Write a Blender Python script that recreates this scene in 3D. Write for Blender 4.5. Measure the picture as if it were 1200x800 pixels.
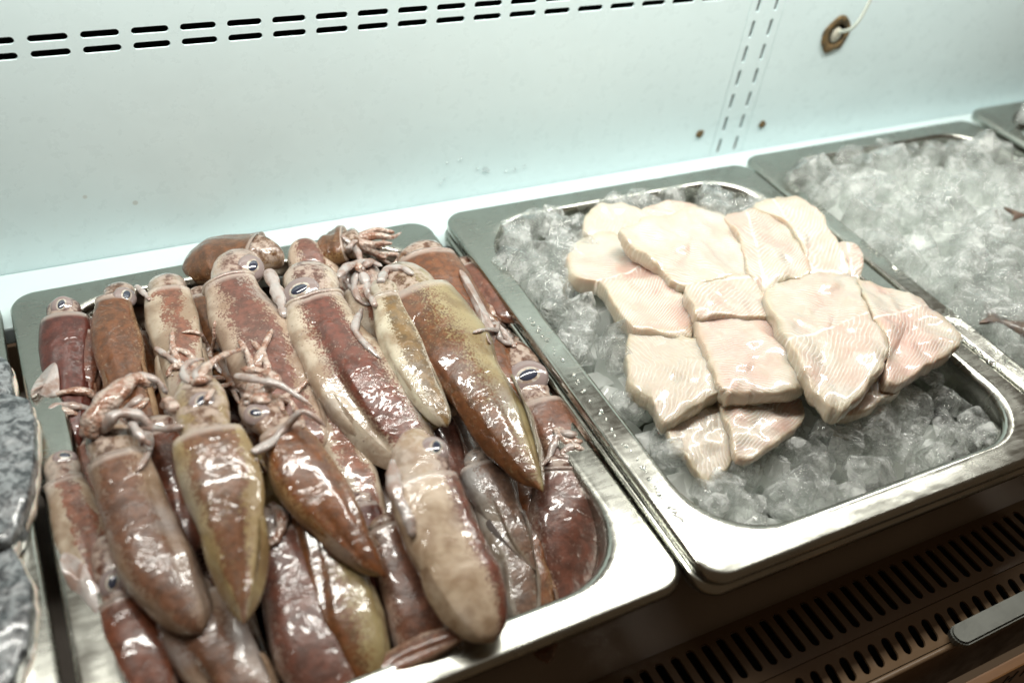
import bpy, bmesh, math, random
import numpy as np
from mathutils import Vector, Matrix, noise
from mathutils.bvhtree import BVHTree

random.seed(7)
rng = np.random.default_rng(7)
for o in list(bpy.data.objects):
    bpy.data.objects.remove(o)
S = bpy.context.scene
C = S.collection

# ------------------------------------------------------------------ camera
FPX, CAMZ = 1094.48, 0.3641
ROT = np.array([[0.89076, 0.21392, -0.40097], [-0.44136, 0.61757, -0.65101], [0.10836, 0.75687, 0.64452]])
cam_d = bpy.data.cameras.new('camera')
cam = bpy.data.objects.new('camera', cam_d)
C.objects.link(cam)
M4 = Matrix([list(ROT[i]) + [0] for i in range(3)] + [[0, 0, 0, 1]])
M4 = M4.to_3x3().to_quaternion().to_matrix().to_4x4()
M4.translation = Vector((0, 0, CAMZ))
cam.matrix_world = M4
cam_d.sensor_width = 36
cam_d.lens = FPX / 1200 * 36
cam_d.clip_start = 0.01
cam_d.clip_end = 50
cam_d.dof.use_dof = True
cam_d.dof.focus_distance = 0.545
cam_d.dof.aperture_fstop = 4.6
S.camera = cam

# ------------------------------------------------------------------ light
world = bpy.data.worlds.new('World')
S.world = world
world.use_nodes = True
bg = world.node_tree.nodes['Background']
bg.inputs[0].default_value = (0.34, 0.23, 0.14, 1)
bg.inputs[1].default_value = 0.20


def area(name, loc, sx, sy, power, col, rot=(0, 0, 0)):
    d = bpy.data.lights.new(name, 'AREA')
    d.shape = 'RECTANGLE'
    d.size, d.size_y = sx, sy
    d.energy = power
    d.color = col
    o = bpy.data.objects.new(name, d)
    C.objects.link(o)
    o.location = loc
    o.rotation_euler = rot
    return o


area('case_tube_light', (0.38, 0.425, 0.48), 1.14, 0.040, 6.8, (1.0, 0.985, 0.915), (math.radians(10), 0, 0))
area('overhead_fill_light', (0.5, 0.75, 1.9), 2.2, 1.4, 3.0, (1.0, 0.97, 0.90), (0, 0, 0))  # added broad fill from above for the ice and rims, no visible source

S.view_settings.view_transform = 'Standard'
S.view_settings.look = 'None'
S.view_settings.exposure = 0.12
S.view_settings.gamma = 1.0
S.render.engine = 'CYCLES'
S.cycles.use_denoising = True
S.cycles.max_bounces = 40
S.cycles.transmission_bounces = 24
S.cycles.glossy_bounces = 12
S.cycles.diffuse_bounces = 12
S.cycles.transparent_max_bounces = 40
S.cycles.sample_clamp_indirect = 25.0
S.cycles.blur_glossy = 0.4


# ------------------------------------------------------------------ helpers
def px(u, v, z=0.0):
    """photo pixel (1200x800) -> point on the horizontal plane at height z"""
    d = ROT @ np.array([u - 600.0, -(v - 400.0), -FPX])
    t = (z - CAMZ) / d[2]
    p = d * t
    return Vector((p[0], p[1], z))


def depth(p):
    d = np.array([p[0], p[1], p[2] - CAMZ])
    return -(ROT.T @ d)[2]


def link(o, parent=None):
    C.objects.link(o)
    if parent is not None:
        o.parent = parent
    return o


def tag(o, label=None, cat=None, group=None, kind=None):
    if label: o['label'] = label
    if cat: o['category'] = cat
    if group: o['group'] = group
    if kind: o['kind'] = kind
    return o


def mesh_obj(name, verts, faces, mat, parent=None, smooth=True):
    me = bpy.data.meshes.new(name)
    me.from_pydata([tuple(v) for v in verts], [], [tuple(f) for f in faces])
    me.update()
    if smooth:
        me.polygons.foreach_set('use_smooth', [True] * len(me.polygons))
    if mat: me.materials.append(mat)
    return link(bpy.data.objects.new(name, me), parent)


def bm_obj(name, bm, mat, parent=None, smooth=False):
    me = bpy.data.meshes.new(name)
    bm.to_mesh(me)
    bm.free()
    if smooth:
        me.polygons.foreach_set('use_smooth', [True] * len(me.polygons))
    if mat: me.materials.append(mat)
    return link(bpy.data.objects.new(name, me), parent)


def empty(name, loc):
    o = bpy.data.objects.new(name, None)
    o.empty_display_size = 0.01
    o.location = loc
    return link(o)


def box(name, x0, x1, y0, y1, z0, z1, mat, parent=None, bev=0.0015):
    bm = bmesh.new()
    bmesh.ops.create_cube(bm, size=1)
    for v in bm.verts:
        v.co = Vector(((x0 + x1) / 2 + v.co.x * (x1 - x0), (y0 + y1) / 2 + v.co.y * (y1 - y0), (z0 + z1) / 2 + v.co.z * (z1 - z0)))
    if bev:
        bmesh.ops.bevel(bm, geom=list(bm.edges), offset=bev, segments=2, affect='EDGES', profile=0.6)
    return bm_obj(name, bm, mat, parent)


def catmull(pts, n):
    """n points on a Catmull-Rom curve through pts (Vectors)"""
    P = [Vector(p) for p in pts]
    if len(P) == 2:
        return [P[0].lerp(P[1], i / (n - 1)) for i in range(n)]
    P = [P[0] * 2 - P[1]] + P + [P[-1] * 2 - P[-2]]
    segs = len(P) - 3
    out = []
    for i in range(n):
        s = i / (n - 1) * segs
        k = min(int(s), segs - 1)
        t = s - k
        a, b, c, d = P[k:k + 4]
        out.append(0.5 * ((2 * b) + (c - a) * t + (2 * a - 5 * b + 4 * c - d) * t * t + (3 * b - a - 3 * c + d) * t ** 3))
    return out


# ------------------------------------------------------------------ material helpers
class NT:
    def __init__(self, name):
        self.m = bpy.data.materials.new(name)
        self.m.use_nodes = True
        self.t = self.m.node_tree
        self.b = self.t.nodes['Principled BSDF']
        self.out = self.t.nodes['Material Output']

    def n(self, typ, **kw):
        nd = self.t.nodes.new(typ)
        for k, v in kw.items():
            if hasattr(nd, k):
                setattr(nd, k, v)
        return nd

    def set(self, **kw):
        for k, v in kw.items():
            self.b.inputs[k.replace('_', ' ')].default_value = v
        return self

    def l(self, a, b):
        self.t.links.new(a, b)

    def math(self, op, a, b=None, c=None, clamp=False):
        nd = self.n('ShaderNodeMath', operation=op)
        nd.use_clamp = clamp
        for i, x in enumerate((a, b, c)):
            if x is None: continue
            if isinstance(x, (int, float)): nd.inputs[i].default_value = x
            else: self.l(x, nd.inputs[i])
        return nd.outputs[0]

    def step(self, x, lo, hi, a=0.0, b=1.0):
        nd = self.n('ShaderNodeMapRange', interpolation_type='SMOOTHSTEP')
        self.l(x, nd.inputs[0])
        for i, val in enumerate((lo, hi, a, b)):
            nd.inputs[i + 1].default_value = val
        return nd.outputs[0]

    def mix(self, fac, a, b, mode='MIX'):
        nd = self.n('ShaderNodeMix', data_type='RGBA', blend_type=mode)
        for i, x in ((0, fac), (6, a), (7, b)):
            if isinstance(x, (int, float)): nd.inputs[i].default_value = x
            elif isinstance(x, tuple): nd.inputs[i].default_value = (*x, 1) if len(x) == 3 else x
            else: self.l(x, nd.inputs[i])
        return nd.outputs[2]

    def noise(self, vec, scale, detail=3.0, rough=0.55, dist=0.0):
        nd = self.n('ShaderNodeTexNoise')
        nd.inputs['Scale'].default_value = scale
        nd.inputs['Detail'].default_value = detail
        nd.inputs['Roughness'].default_value = rough
        nd.inputs['Distortion'].default_value = dist
        if vec is not None: self.l(vec, nd.inputs['Vector'])
        return nd.outputs[0]

    def coords(self, jitter=True):
        tc = self.n('ShaderNodeTexCoord')
        if not jitter: return tc.outputs['Object']
        oi = self.n('ShaderNodeObjectInfo')
        cb = self.n('ShaderNodeVectorMath', operation='SCALE')
        cx = self.n('ShaderNodeCombineXYZ')
        for i, k in enumerate((1.0, 3.3, 7.1)):
            self.l(self.math('MULTIPLY', oi.outputs['Random'], k), cx.inputs[i])
        add = self.n('ShaderNodeVectorMath', operation='ADD')
        self.l(tc.outputs['Object'], add.inputs[0])
        self.l(cx.outputs[0], add.inputs[1])
        return add.outputs[0]

    def bump(self, h, strength, dist, sock='Normal', prev=None):
        nd = self.n('ShaderNodeBump')
        nd.inputs['Strength'].default_value = strength
        nd.inputs['Distance'].default_value = dist
        self.l(h, nd.inputs['Height'])
        if prev is not None: self.l(prev, nd.inputs['Normal'])
        self.l(nd.outputs[0], self.b.inputs[sock])
        return nd.outputs[0]

    def attr(self, name):
        return self.n('ShaderNodeAttribute', attribute_name=name).outputs['Fac']


def m_paint(name, col, rough=0.30, grime=0.06):
    k = NT(name)
    v = k.coords(False)
    big = k.noise(v, 5, 4)
    fine = k.noise(v, 70, 5, 0.7)
    f = k.math('MULTIPLY', k.step(fine, 0.56, 0.78), grime)
    c = k.mix(k.step(big, 0.3, 0.75, 0, 0.5), col, tuple(x * 0.93 for x in col))
    c = k.mix(f, c, (0.40, 0.40, 0.33))
    spots = k.n('ShaderNodeTexVoronoi'); spots.inputs['Scale'].default_value = 26
    k.l(v, spots.inputs['Vector'])
    sp = k.step(spots.outputs['Distance'], 0.03, 0.055, 0.5, 0.0)
    c = k.mix(k.math('MULTIPLY', sp, k.step(big, 0.5, 0.6)), c, (0.42, 0.44, 0.38))
    k.l(c, k.b.inputs['Base Color'])
    k.l(k.step(fine, 0.3, 0.8, rough - 0.06, rough + 0.14), k.b.inputs['Roughness'])
    k.bump(k.noise(v, 14, 3), 0.12, 0.004)
    return k.m


def m_steel(name, col=(0.47, 0.475, 0.43), rough=0.17, brush=(60, 380, 60)):
    k = NT(name)
    v = k.coords(False)
    mp = k.n('ShaderNodeMapping'); mp.inputs['Scale'].default_value = brush
    k.l(v, mp.inputs['Vector'])
    br = k.noise(mp.outputs[0], 1.0, 4, 0.6)
    smear = k.noise(v, 24, 5, 0.65, 0.6)
    dots = k.noise(v, 420, 2)
    c = k.mix(k.step(smear, 0.38, 0.7), col, tuple(x * 0.80 for x in col))
    c = k.mix(k.math('MULTIPLY', k.step(dots, 0.63, 0.72), 0.25), c, (0.22, 0.21, 0.18))
    k.l(c, k.b.inputs['Base Color'])
    k.set(Metallic=1.0)
    r = k.math('ADD', k.step(br, 0.3, 0.7, -0.025, 0.035), k.step(smear, 0.35, 0.7, rough, rough + 0.14))
    k.l(r, k.b.inputs['Roughness'])
    b1 = k.bump(br, 0.02, 0.0004)
    k.bump(k.noise(v, 30, 2), 0.12, 0.004, prev=b1)
    return k.m


MAT = {}
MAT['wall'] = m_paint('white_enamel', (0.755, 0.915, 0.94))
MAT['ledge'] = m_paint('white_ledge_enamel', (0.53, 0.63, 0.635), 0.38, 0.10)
MAT['floor'] = m_paint('cream_case_floor', (0.46, 0.40, 0.35), 0.35, 0.25)
MAT['steel'] = m_steel('stainless_steel')
MAT['bronze'] = m_paint('brown_grille_enamel', (0.13, 0.082, 0.045), 0.40, 0.10)
MAT['trim'] = m_steel('polished_trim', (0.16, 0.165, 0.15), 0.45)
k = NT('slot_shade_black'); k.set(Base_Color=(0.006, 0.012, 0.013, 1), Roughness=0.9); MAT['slot_shade'] = k.m  # near-black colour stands in for the shade inside the slots
k = NT('rust')
v = k.coords()
k.l(k.mix(k.step(k.noise(v, 260, 4), 0.35, 0.65), (0.20, 0.125, 0.045), (0.07, 0.055, 0.03)), k.b.inputs['Base Color'])
k.set(Roughness=0.8); k.bump(k.noise(v, 700, 3), 0.5, 0.0006); MAT['rust'] = k.m
k = NT('grey_sealant'); k.set(Base_Color=(0.47, 0.46, 0.38, 1), Roughness=0.6); MAT['plug'] = k.m
k = NT('pale_cable'); k.set(Base_Color=(0.55, 0.60, 0.54, 1), Roughness=0.4); MAT['cable'] = k.m
k = NT('brown_wood')
v = k.coords(False)
mp = k.n('ShaderNodeMapping'); mp.inputs['Scale'].default_value = (12, 80, 140); k.l(v, mp.inputs['Vector'])
k.l(k.mix(k.noise(mp.outputs[0], 2, 5, 0.6, 1.0), (0.10, 0.045, 0.016), (0.21, 0.10, 0.035)), k.b.inputs['Base Color'])
k.set(Roughness=0.4); MAT['wood'] = k.m
k = NT('black_ink'); k.set(Base_Color=(0.015, 0.011, 0.008, 1), Roughness=0.5); MAT['ink'] = k.m


def m_squid(name, base, stripe, centre=0.0, width=0.35, mottle=0.5, speck=0.5, olive=0.0, streak=0.0):
    """chromatophore skin: stripe colour round the dorsal line, flesh colour on the flanks"""
    k = NT(name)
    v = k.coords()
    ang, along = k.attr('ang'), k.attr('along')
    n1 = k.noise(v, 55, 4, 0.6, 0.4)
    n2 = k.noise(v, 190, 4, 0.65)
    n3 = k.noise(v, 22, 2)
    d = k.math('ABSOLUTE', k.math('SUBTRACT', ang, centre))
    d = k.math('ADD', d, k.math('MULTIPLY', k.math('SUBTRACT', n1, 0.5), 0.62 * mottle + 0.08))
    d = k.math('ADD', d, k.math('MULTIPLY', k.math('SUBTRACT', n2, 0.5), 0.30 * mottle + 0.06))
    vo = k.n('ShaderNodeTexVoronoi'); vo.inputs['Scale'].default_value = 760
    k.l(v, vo.inputs['Vector'])
    vo3 = k.n('ShaderNodeTexVoronoi'); vo3.inputs['Scale'].default_value = 1150
    k.l(v, vo3.inputs['Vector'])
    vd = k.math('ADD', k.math('MULTIPLY', vo.outputs['Distance'], 0.6), k.math('MULTIPLY', vo3.outputs['Distance'], 0.4))
    soft = k.step(d, width * 0.30, width * 1.45 + 0.14, 0.85, 0.0)
    soft = k.math('ADD', soft, k.math('MULTIPLY', k.step(n1, 0.38, 0.62), 0.22 * speck))
    st = k.step(k.math('SUBTRACT', soft, vd), -0.20, 0.22)
    flesh2 = (base[0] * 0.72, base[1] * 0.62, base[2] * 0.55)
    lite = tuple(min(0.75, x * 1.22) for x in base)
    c = k.mix(k.step(n1, 0.38, 0.62), lite, flesh2)
    c = k.mix(k.step(n3, 0.52, 0.70, 0, 0.40), c, (0.27, 0.28, 0.30))
    if olive:
        c = k.mix(k.math('MULTIPLY', k.step(n3, 0.3, 0.62, 1, 0), olive), c, (0.25, 0.175, 0.065))
    sc = k.mix(k.step(n2, 0.32, 0.66), stripe, tuple(x * 0.45 for x in stripe))
    c = k.mix(k.math('MULTIPLY', st, 0.93), c, sc)
    # dark shoulder either side of the belly, pale lip at the collar, blotchy head
    c = k.mix(k.math('MULTIPLY', k.step(k.math('ABSOLUTE', ang), 0.42, 0.62, 0, 0.5), k.step(n1, 0.30, 0.6)), c, tuple(x * 0.6 for x in stripe))
    lip = k.math('MULTIPLY', k.step(along, 0.955, 0.985), k.step(along, 1.0, 1.03, 1, 0))
    c = k.mix(k.math('MULTIPLY', lip, 0.55), c, (0.52, 0.45, 0.40))
    hd = k.math('MULTIPLY', k.step(along, 1.02, 1.06), k.step(n2, 0.40, 0.60, 0.75, 0.0))
    c = k.mix(hd, c, (0.47, 0.39, 0.33))
    vo2 = k.n('ShaderNodeTexVoronoi'); vo2.inputs['Scale'].default_value = 250
    k.l(v, vo2.inputs['Vector'])
    d2 = k.math('MULTIPLY', k.step(vo2.outputs['Distance'], 0.08, 0.22, 0.7, 0), k.step(n2, 0.46, 0.58))
    c = k.mix(k.math('MULTIPLY', d2, speck), c, (0.075, 0.025, 0.02))
    pale = k.math('MULTIPLY', k.step(k.noise(v, 130, 5, 0.7), 0.62, 0.74), 0.30)
    c = k.mix(pale, c, (0.54, 0.47, 0.40))
    k.l(c, k.b.inputs['Base Color'])
    k.set(Roughness=0.34, Subsurface_Weight=0.12, Subsurface_Radius=(1.0, 0.6, 0.45), Subsurface_Scale=0.004,
          Coat_Weight=1.0, Coat_Roughness=0.03, Coat_IOR=1.42, Specular_IOR_Level=0.35)
    wr = k.noise(v, 95, 4, 0.6, 1.2)
    fine = k.noise(v, 430, 2, 0.5)
    h = k.math('ADD', wr, k.math('MULTIPLY', fine, 0.10))
    nb = k.bump(h, 0.22, 0.0022)
    cb = k.n('ShaderNodeBump'); cb.inputs['Strength'].default_value = 0.5; cb.inputs['Distance'].default_value = 0.0030
    calm = k.step(k.noise(v, 26, 1.5), 0.42, 0.62, 0.12, 1.0)
    k.l(k.math('MULTIPLY', k.noise(v, 62, 2.0, 0.5, 2.4), calm), cb.inputs['Height'])
    k.l(cb.outputs[0], k.b.inputs['Coat Normal'])
    return k.m


CREAM, GREY = (0.43, 0.37, 0.30), (0.27, 0.245, 0.22)
SQ = {
    'darkred': m_squid('skin_dark_red', (0.150, 0.071, 0.060), (0.107, 0.023, 0.014), 0.0, 0.70, 0.6, 0.5),
    'redbrown': m_squid('skin_red_brown', (0.280, 0.159, 0.106), (0.163, 0.047, 0.022), 0.0, 0.45, 1.0, 0.4),
    'brown': m_squid('skin_brown', (0.270, 0.175, 0.106), (0.163, 0.055, 0.018), -0.05, 0.40, 0.9, 0.5, 0.2),
    'pale': m_squid('skin_pale', (0.390, 0.326, 0.252), (0.232, 0.080, 0.045), 0.05, 0.10, 1.0, 0.5),
    'pinkspeck': m_squid('skin_pink_speckled', (0.400, 0.316, 0.247), (0.181, 0.061, 0.041), 0.0, 0.14, 1.1, 1.0),
    'brownspeck': m_squid('skin_brown_speckled', (0.290, 0.184, 0.089), (0.163, 0.062, 0.024), 0.0, 0.40, 1.2, 1.0, 0.2),
    'redstripe': m_squid('skin_red_stripe', (0.434, 0.370, 0.291), (0.155, 0.030, 0.015), -0.02, 0.14, 0.16, 0.75),
    'olivecream': m_squid('skin_olive_cream', (0.468, 0.426, 0.325), (0.215, 0.125, 0.042), 0.06, 0.14, 0.15, 0.4),
    'brownolive': m_squid('skin_brown_olive', (0.271, 0.223, 0.118), (0.163, 0.053, 0.017), -0.40, 0.42, 0.4, 0.5, 0.3),
    'orangebrown': m_squid('skin_orange_brown', (0.298, 0.193, 0.103), (0.189, 0.056, 0.014), 0.0, 0.42, 0.9, 0.8, 0.3),
    'grey': m_squid('skin_grey', (0.242, 0.216, 0.189), (0.163, 0.087, 0.056), 0.1, 0.2, 0.7, 0.3, 0.2),
    'greybrown': m_squid('skin_grey_brown', (0.284, 0.210, 0.162), (0.159, 0.068, 0.036), -0.10, 0.20, 0.9, 0.25, 0.2),
    'creamred': m_squid('skin_cream_red_edge', (0.419, 0.330, 0.245), (0.146, 0.032, 0.018), 0.36, 0.15, 0.10, 0.3, 0.3),
    'olivespeck': m_squid('skin_olive_speckled', (0.332, 0.258, 0.136), (0.176, 0.072, 0.036), 0.0, 0.18, 1.0, 0.7, 0.5),
    'brownorange': m_squid('skin_chestnut', (0.290, 0.179, 0.089), (0.181, 0.056, 0.015), 0.0, 0.36, 0.4, 0.35, 0.3),
    'maroon': m_squid('skin_maroon', (0.301, 0.227, 0.190), (0.142, 0.047, 0.029), 0.12, 0.34, 0.7, 0.5),
    'pinkbrown': m_squid('skin_pink_brown', (0.332, 0.226, 0.168), (0.181, 0.067, 0.035), 0.0, 0.28, 0.8, 0.45, 0.2),
    'yellow': m_squid('skin_yellow_flesh', (0.389, 0.294, 0.136), (0.215, 0.095, 0.045), 0.3, 0.15, 0.7, 0.25, 0.4),
}
k = NT('pale_squid_flesh')
v = k.coords()
k.l(k.mix(k.step(k.noise(v, 120, 4), 0.4, 0.65), (0.43, 0.39, 0.37), (0.29, 0.20, 0.165)), k.b.inputs['Base Color'])
k.set(Roughness=0.3, Subsurface_Weight=0.35, Subsurface_Radius=(1, 0.6, 0.5), Subsurface_Scale=0.004, Coat_Weight=0.9, Coat_Roughness=0.05)
k.bump(k.noise(v, 160, 3), 0.35, 0.003)
MAT['flesh'] = k.m
k = NT('squid_arm_skin')
v = k.coords()
n = k.noise(v, 150, 4, 0.6)
vo = k.n('ShaderNodeTexVoronoi'); vo.inputs['Scale'].default_value = 520; k.l(v, vo.inputs['Vector'])
c = k.mix(k.step(n, 0.4, 0.62), (0.52, 0.42, 0.36), (0.30, 0.15, 0.095))
c = k.mix(k.math('MULTIPLY', k.step(vo.outputs['Distance'], 0.14, 0.3, 1, 0), 0.5), c, (0.17, 0.055, 0.035))
k.l(c, k.b.inputs['Base Color'])
k.set(Roughness=0.32, Subsurface_Weight=0.25, Subsurface_Radius=(1, 0.5, 0.35), Subsurface_Scale=0.003, Coat_Weight=0.9, Coat_Roughness=0.05)
k.bump(vo.outputs['Distance'], 0.6, 0.0016)
MAT['arm'] = k.m
k = NT('squid_eye_silver')
v = k.coords()
k.l(k.mix(k.step(k.noise(v, 300, 3), 0.4, 0.6), (0.54, 0.50, 0.44), (0.33, 0.25, 0.20)), k.b.inputs['Base Color'])
k.set(Roughness=0.2, Coat_Weight=1.0, Coat_Roughness=0.02, Subsurface_Weight=0.2, Subsurface_Scale=0.002)
MAT['eye'] = k.m
k = NT('squid_eye_rim')
k.set(Base_Color=(0.26, 0.20, 0.19, 1), Roughness=0.2, Coat_Weight=1.0, Coat_Roughness=0.03)
MAT['eye_rim'] = k.m
k = NT('squid_pupil'); k.set(Base_Color=(0.035, 0.040, 0.065, 1), Roughness=0.12, Coat_Weight=1.0, Coat_Roughness=0.02); MAT['pupil'] = k.m


def m_ice(name, cloud, clear):
    """fresnel shine over a mix of refracting, straight-through and cloudy ice"""
    k = NT(name)
    v = k.coords()
    bp = k.n('ShaderNodeBump'); bp.inputs['Strength'].default_value = 0.40; bp.inputs['Distance'].default_value = 0.13
    k.l(k.noise(v, 2.2, 3, 0.5, 1.2), bp.inputs['Height'])
    nrm = bp.outputs[0]
    fr = k.n('ShaderNodeFresnel'); fr.inputs[0].default_value = 1.45; k.l(nrm, fr.inputs[1])
    gl = k.n('ShaderNodeBsdfGlossy'); gl.inputs['Roughness'].default_value = 0.03; k.l(nrm, gl.inputs['Normal'])
    rf = k.n('ShaderNodeBsdfRefraction'); rf.inputs['IOR'].default_value = 1.31; rf.inputs['Roughness'].default_value = 0.03
    rf.inputs[0].default_value = (0.985, 0.99, 0.985, 1); k.l(nrm, rf.inputs['Normal'])
    tp = k.n('ShaderNodeBsdfTransparent'); tp.inputs[0].default_value = (0.97, 0.98, 0.975, 1)
    tr = k.n('ShaderNodeBsdfTranslucent'); tr.inputs[0].default_value = (0.95, 0.97, 0.955, 1)
    df = k.n('ShaderNodeBsdfDiffuse'); df.inputs[0].default_value = (0.95, 0.97, 0.955, 1)

    def ms(f, a, b):
        m = k.n('ShaderNodeMixShader')
        if isinstance(f, float): m.inputs[0].default_value = f
        else: k.l(f, m.inputs[0])
        k.l(a, m.inputs[1]); k.l(b, m.inputs[2])
        return m.outputs[0]
    body = ms(clear, rf.outputs[0], tp.outputs[0])
    milk = ms(0.70, tr.outputs[0], df.outputs[0])
    f = k.step(k.noise(v, 1.4, 4, 0.6, 0.5), 0.38, 0.75, cloud[0], cloud[1])
    body = ms(f, body, milk)
    ge = k.n('ShaderNodeNewGeometry')
    fres = k.math('MULTIPLY', fr.outputs[0], k.math('SUBTRACT', 1.0, ge.outputs['Backfacing']))
    k.l(ms(fres, body, gl.outputs[0]), k.out.inputs['Surface'])
    return k.m


MAT['ice'] = m_ice('clear_ice', (0.04, 0.55), 0.72)
MAT['ice_bed'] = m_ice('packed_ice', (0.75, 1.0), 0.85)
k = NT('water_drop'); k.set(Base_Color=(1, 1, 1, 1), Roughness=0.0, IOR=1.33, Transmission_Weight=1.0); MAT['water'] = k.m


def m_fillet(name, pink, spacing=0.0038, slant=1.7, mid=1.0, lw=0.75):
    k = NT(name)
    v = k.coords()
    uv = k.n('ShaderNodeUVMap', uv_map='UVMap')
    sx = k.n('ShaderNodeSeparateXYZ'); k.l(uv.outputs[0], sx.inputs[0])
    u, w = sx.outputs[0], sx.outputs[1]
    aw = k.math('ABSOLUTE', w)
    nn = k.noise(v, 42, 2)
    ww = k.math('ADD', k.math('ADD', u, k.math('MULTIPLY', k.math('POWER', aw, 1.25), slant * 2.2)), k.math('ADD', k.math('MULTIPLY', nn, 0.013), k.math('MULTIPLY', k.noise(v, 160, 2), 0.0022)))
    fr = k.math('FRACT', k.math('MULTIPLY', ww, 1.0 / spacing))
    tri = k.math('MULTIPLY', k.math('ABSOLUTE', k.math('SUBTRACT', fr, 0.5)), 2.0)
    fade = k.step(k.noise(v, 60, 3), 0.36, 0.60, 0.12, 1.0)
    line = k.math('MULTIPLY', k.step(tri, 0.48, 0.92), fade)
    midl = k.math('MULTIPLY', k.step(k.math('ADD', aw, k.math('MULTIPLY', k.math('SUBTRACT', k.noise(v, 220, 2), 0.5), 0.0016)), 0.0003, 0.0013, 1, 0), mid)
    midl = k.math('MULTIPLY', midl, k.step(k.noise(v, 110, 3), 0.38, 0.56, 0.1, 0.85))
    mott = k.noise(v, 34, 3, 0.5)
    cpk = k.step(mott, 0.38, 0.64, 0.0, 1.0)
    c = k.mix(k.math('MULTIPLY', cpk, pink), (0.55, 0.49, 0.41), (0.59, 0.375, 0.315))
    c = k.mix(k.step(k.noise(v, 27, 2), 0.55, 0.75, 0, 0.5), c, (0.49, 0.48, 0.435))
    c = k.mix(k.math('MULTIPLY', line, lw), c, (0.77, 0.74, 0.69))
    c = k.mix(k.math('MULTIPLY', k.step(k.math('ADD', k.attr('edge'), k.math('MULTIPLY', nn, 0.3)), 0.98, 1.16), 0.6), c, (0.48, 0.42, 0.29))
    c = k.mix(midl, c, (0.90, 0.87, 0.80))
    k.l(c, k.b.inputs['Base Color'])
    k.set(Roughness=0.33, Subsurface_Weight=0.55, Subsurface_Radius=(1.0, 0.62, 0.42), Subsurface_Scale=0.006,
          Coat_Weight=0.9, Coat_Roughness=0.07, Coat_IOR=1.38)
    h = k.math('ADD', k.math('MULTIPLY', line, 0.5), k.math('MULTIPLY', midl, 0.8))
    b1 = k.bump(h, 0.38, 0.0009)
    k.bump(k.noise(v, 210, 4, 0.6), 0.30, 0.0022, prev=b1)
    return k.m


MAT['fillet_pink'] = m_fillet('pink_fish_flesh', 0.85)
MAT['fillet_cream'] = m_fillet('cream_fish_flesh', 0.45, 0.0042, 1.5)
MAT['fillet_white'] = m_fillet('white_fish_flesh', 0.12, 0.0026, 0.5, 0.0, 0.30)


def m_fishskin():
    k = NT('mottled_fish_skin')
    v = k.coords()
    n = k.noise(v, 170, 6, 0.72, 0.6)
    vo = k.n('ShaderNodeTexVoronoi'); vo.inputs['Scale'].default_value = 230; k.l(v, vo.inputs['Vector'])
    c = k.mix(k.step(n, 0.43, 0.58), (0.24, 0.26, 0.27), (0.03, 0.035, 0.04))
    c = k.mix(k.step(vo.outputs['Distance'], 0.2, 0.5, 0.35, 0), c, (0.02, 0.022, 0.024))
    k.l(c, k.b.inputs['Base Color'])
    k.set(Roughness=0.36, Coat_Weight=0.7, Coat_Roughness=0.12)
    k.bump(vo.outputs['Distance'], 0.35, 0.0015)
    return k.m


MAT['fishskin'] = m_fishskin()
k = NT('raw_fish_flesh')
v = k.coords()
k.l(k.mix(k.noise(v, 90, 3), (0.66, 0.60, 0.53), (0.50, 0.41, 0.33)), k.b.inputs['Base Color'])
k.set(Roughness=0.35, Subsurface_Weight=0.3, Subsurface_Scale=0.004, Coat_Weight=0.5); MAT['fishflesh'] = k.m
k = NT('small_brown_fish_skin')
v = k.coords()
k.l(k.mix(k.step(k.noise(v, 160, 4), 0.4, 0.6), (0.13, 0.075, 0.045), (0.06, 0.028, 0.018)), k.b.inputs['Base Color'])
k.set(Roughness=0.35, Coat_Weight=0.6); k.bump(k.noise(v, 300, 3), 0.4, 0.002); MAT['brownfish'] = k.m

# ------------------------------------------------------------------ the cabinet
WALL_Y, FLOOR_Z = 0.5391, -0.0655


def stadium(cx, cz, L, W, horiz=True, n=8):
    r, h = W / 2, L / 2 - W / 2
    pts = []
    for s, a0 in ((1, -90), (-1, 90)):
        for i in range(n + 1):
            a = math.radians(a0 + 180 * i / n)
            x, z = s * h + r * math.cos(a), r * math.sin(a)
            pts.append((cx + x, cz + z) if horiz else (cx - z, cz + x))
    return pts


def panel_with_slots(name, outer, holes, thick, mat, parent=None, xf=None):
    """flat sheet with real slots cut through it: filled 2-D curve turned into a mesh"""
    cu = bpy.data.curves.new(name, 'CURVE')
    cu.dimensions = '2D'
    cu.fill_mode = 'BOTH'
    cu.extrude = thick / 2
    for loop in [outer] + holes:
        sp = cu.splines.new('POLY')
        sp.points.add(len(loop) - 1)
        for p, q in zip(sp.points, loop):
            p.co = (q[0], q[1], 0, 1)
        sp.use_cyclic_u = True
    tmp = bpy.data.objects.new('tmp', cu)
    C.objects.link(tmp)
    dg = bpy.context.evaluated_depsgraph_get()
    me = bpy.data.meshes.new_from_object(tmp.evaluated_get(dg))
    bpy.data.objects.remove(tmp)
    me.name = name
    me.materials.clear()
    me.materials.append(mat)
    if xf is not None: me.transform(xf)
    o = bpy.data.objects.new(name, me)
    return link(o, parent)


wall = empty('back_wall', (0.5, WALL_Y, 0))
tag(wall, 'white enamelled back wall of the case with rows of dark slots', 'wall', kind='structure')
XF = Matrix.Translation((-0.5, 0.001, 0)) @ Matrix.Rotation(math.radians(90), 4, 'X')
rows = []
for zc in (0.1362, 0.1275):
    for i in range(-14, 18):
        rows.append(stadium(0.0138 + 0.0264 * i, zc, 0.0202, 0.0042))
cols = []
for xc in (0.5087, 0.5264):
    for i in range(-6, 7):
        cols.append(stadium(xc, 0.1205 - 0.0203 * i, 0.0140, 0.0030, False))
ZB, ZT = -0.02, 0.25


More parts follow.
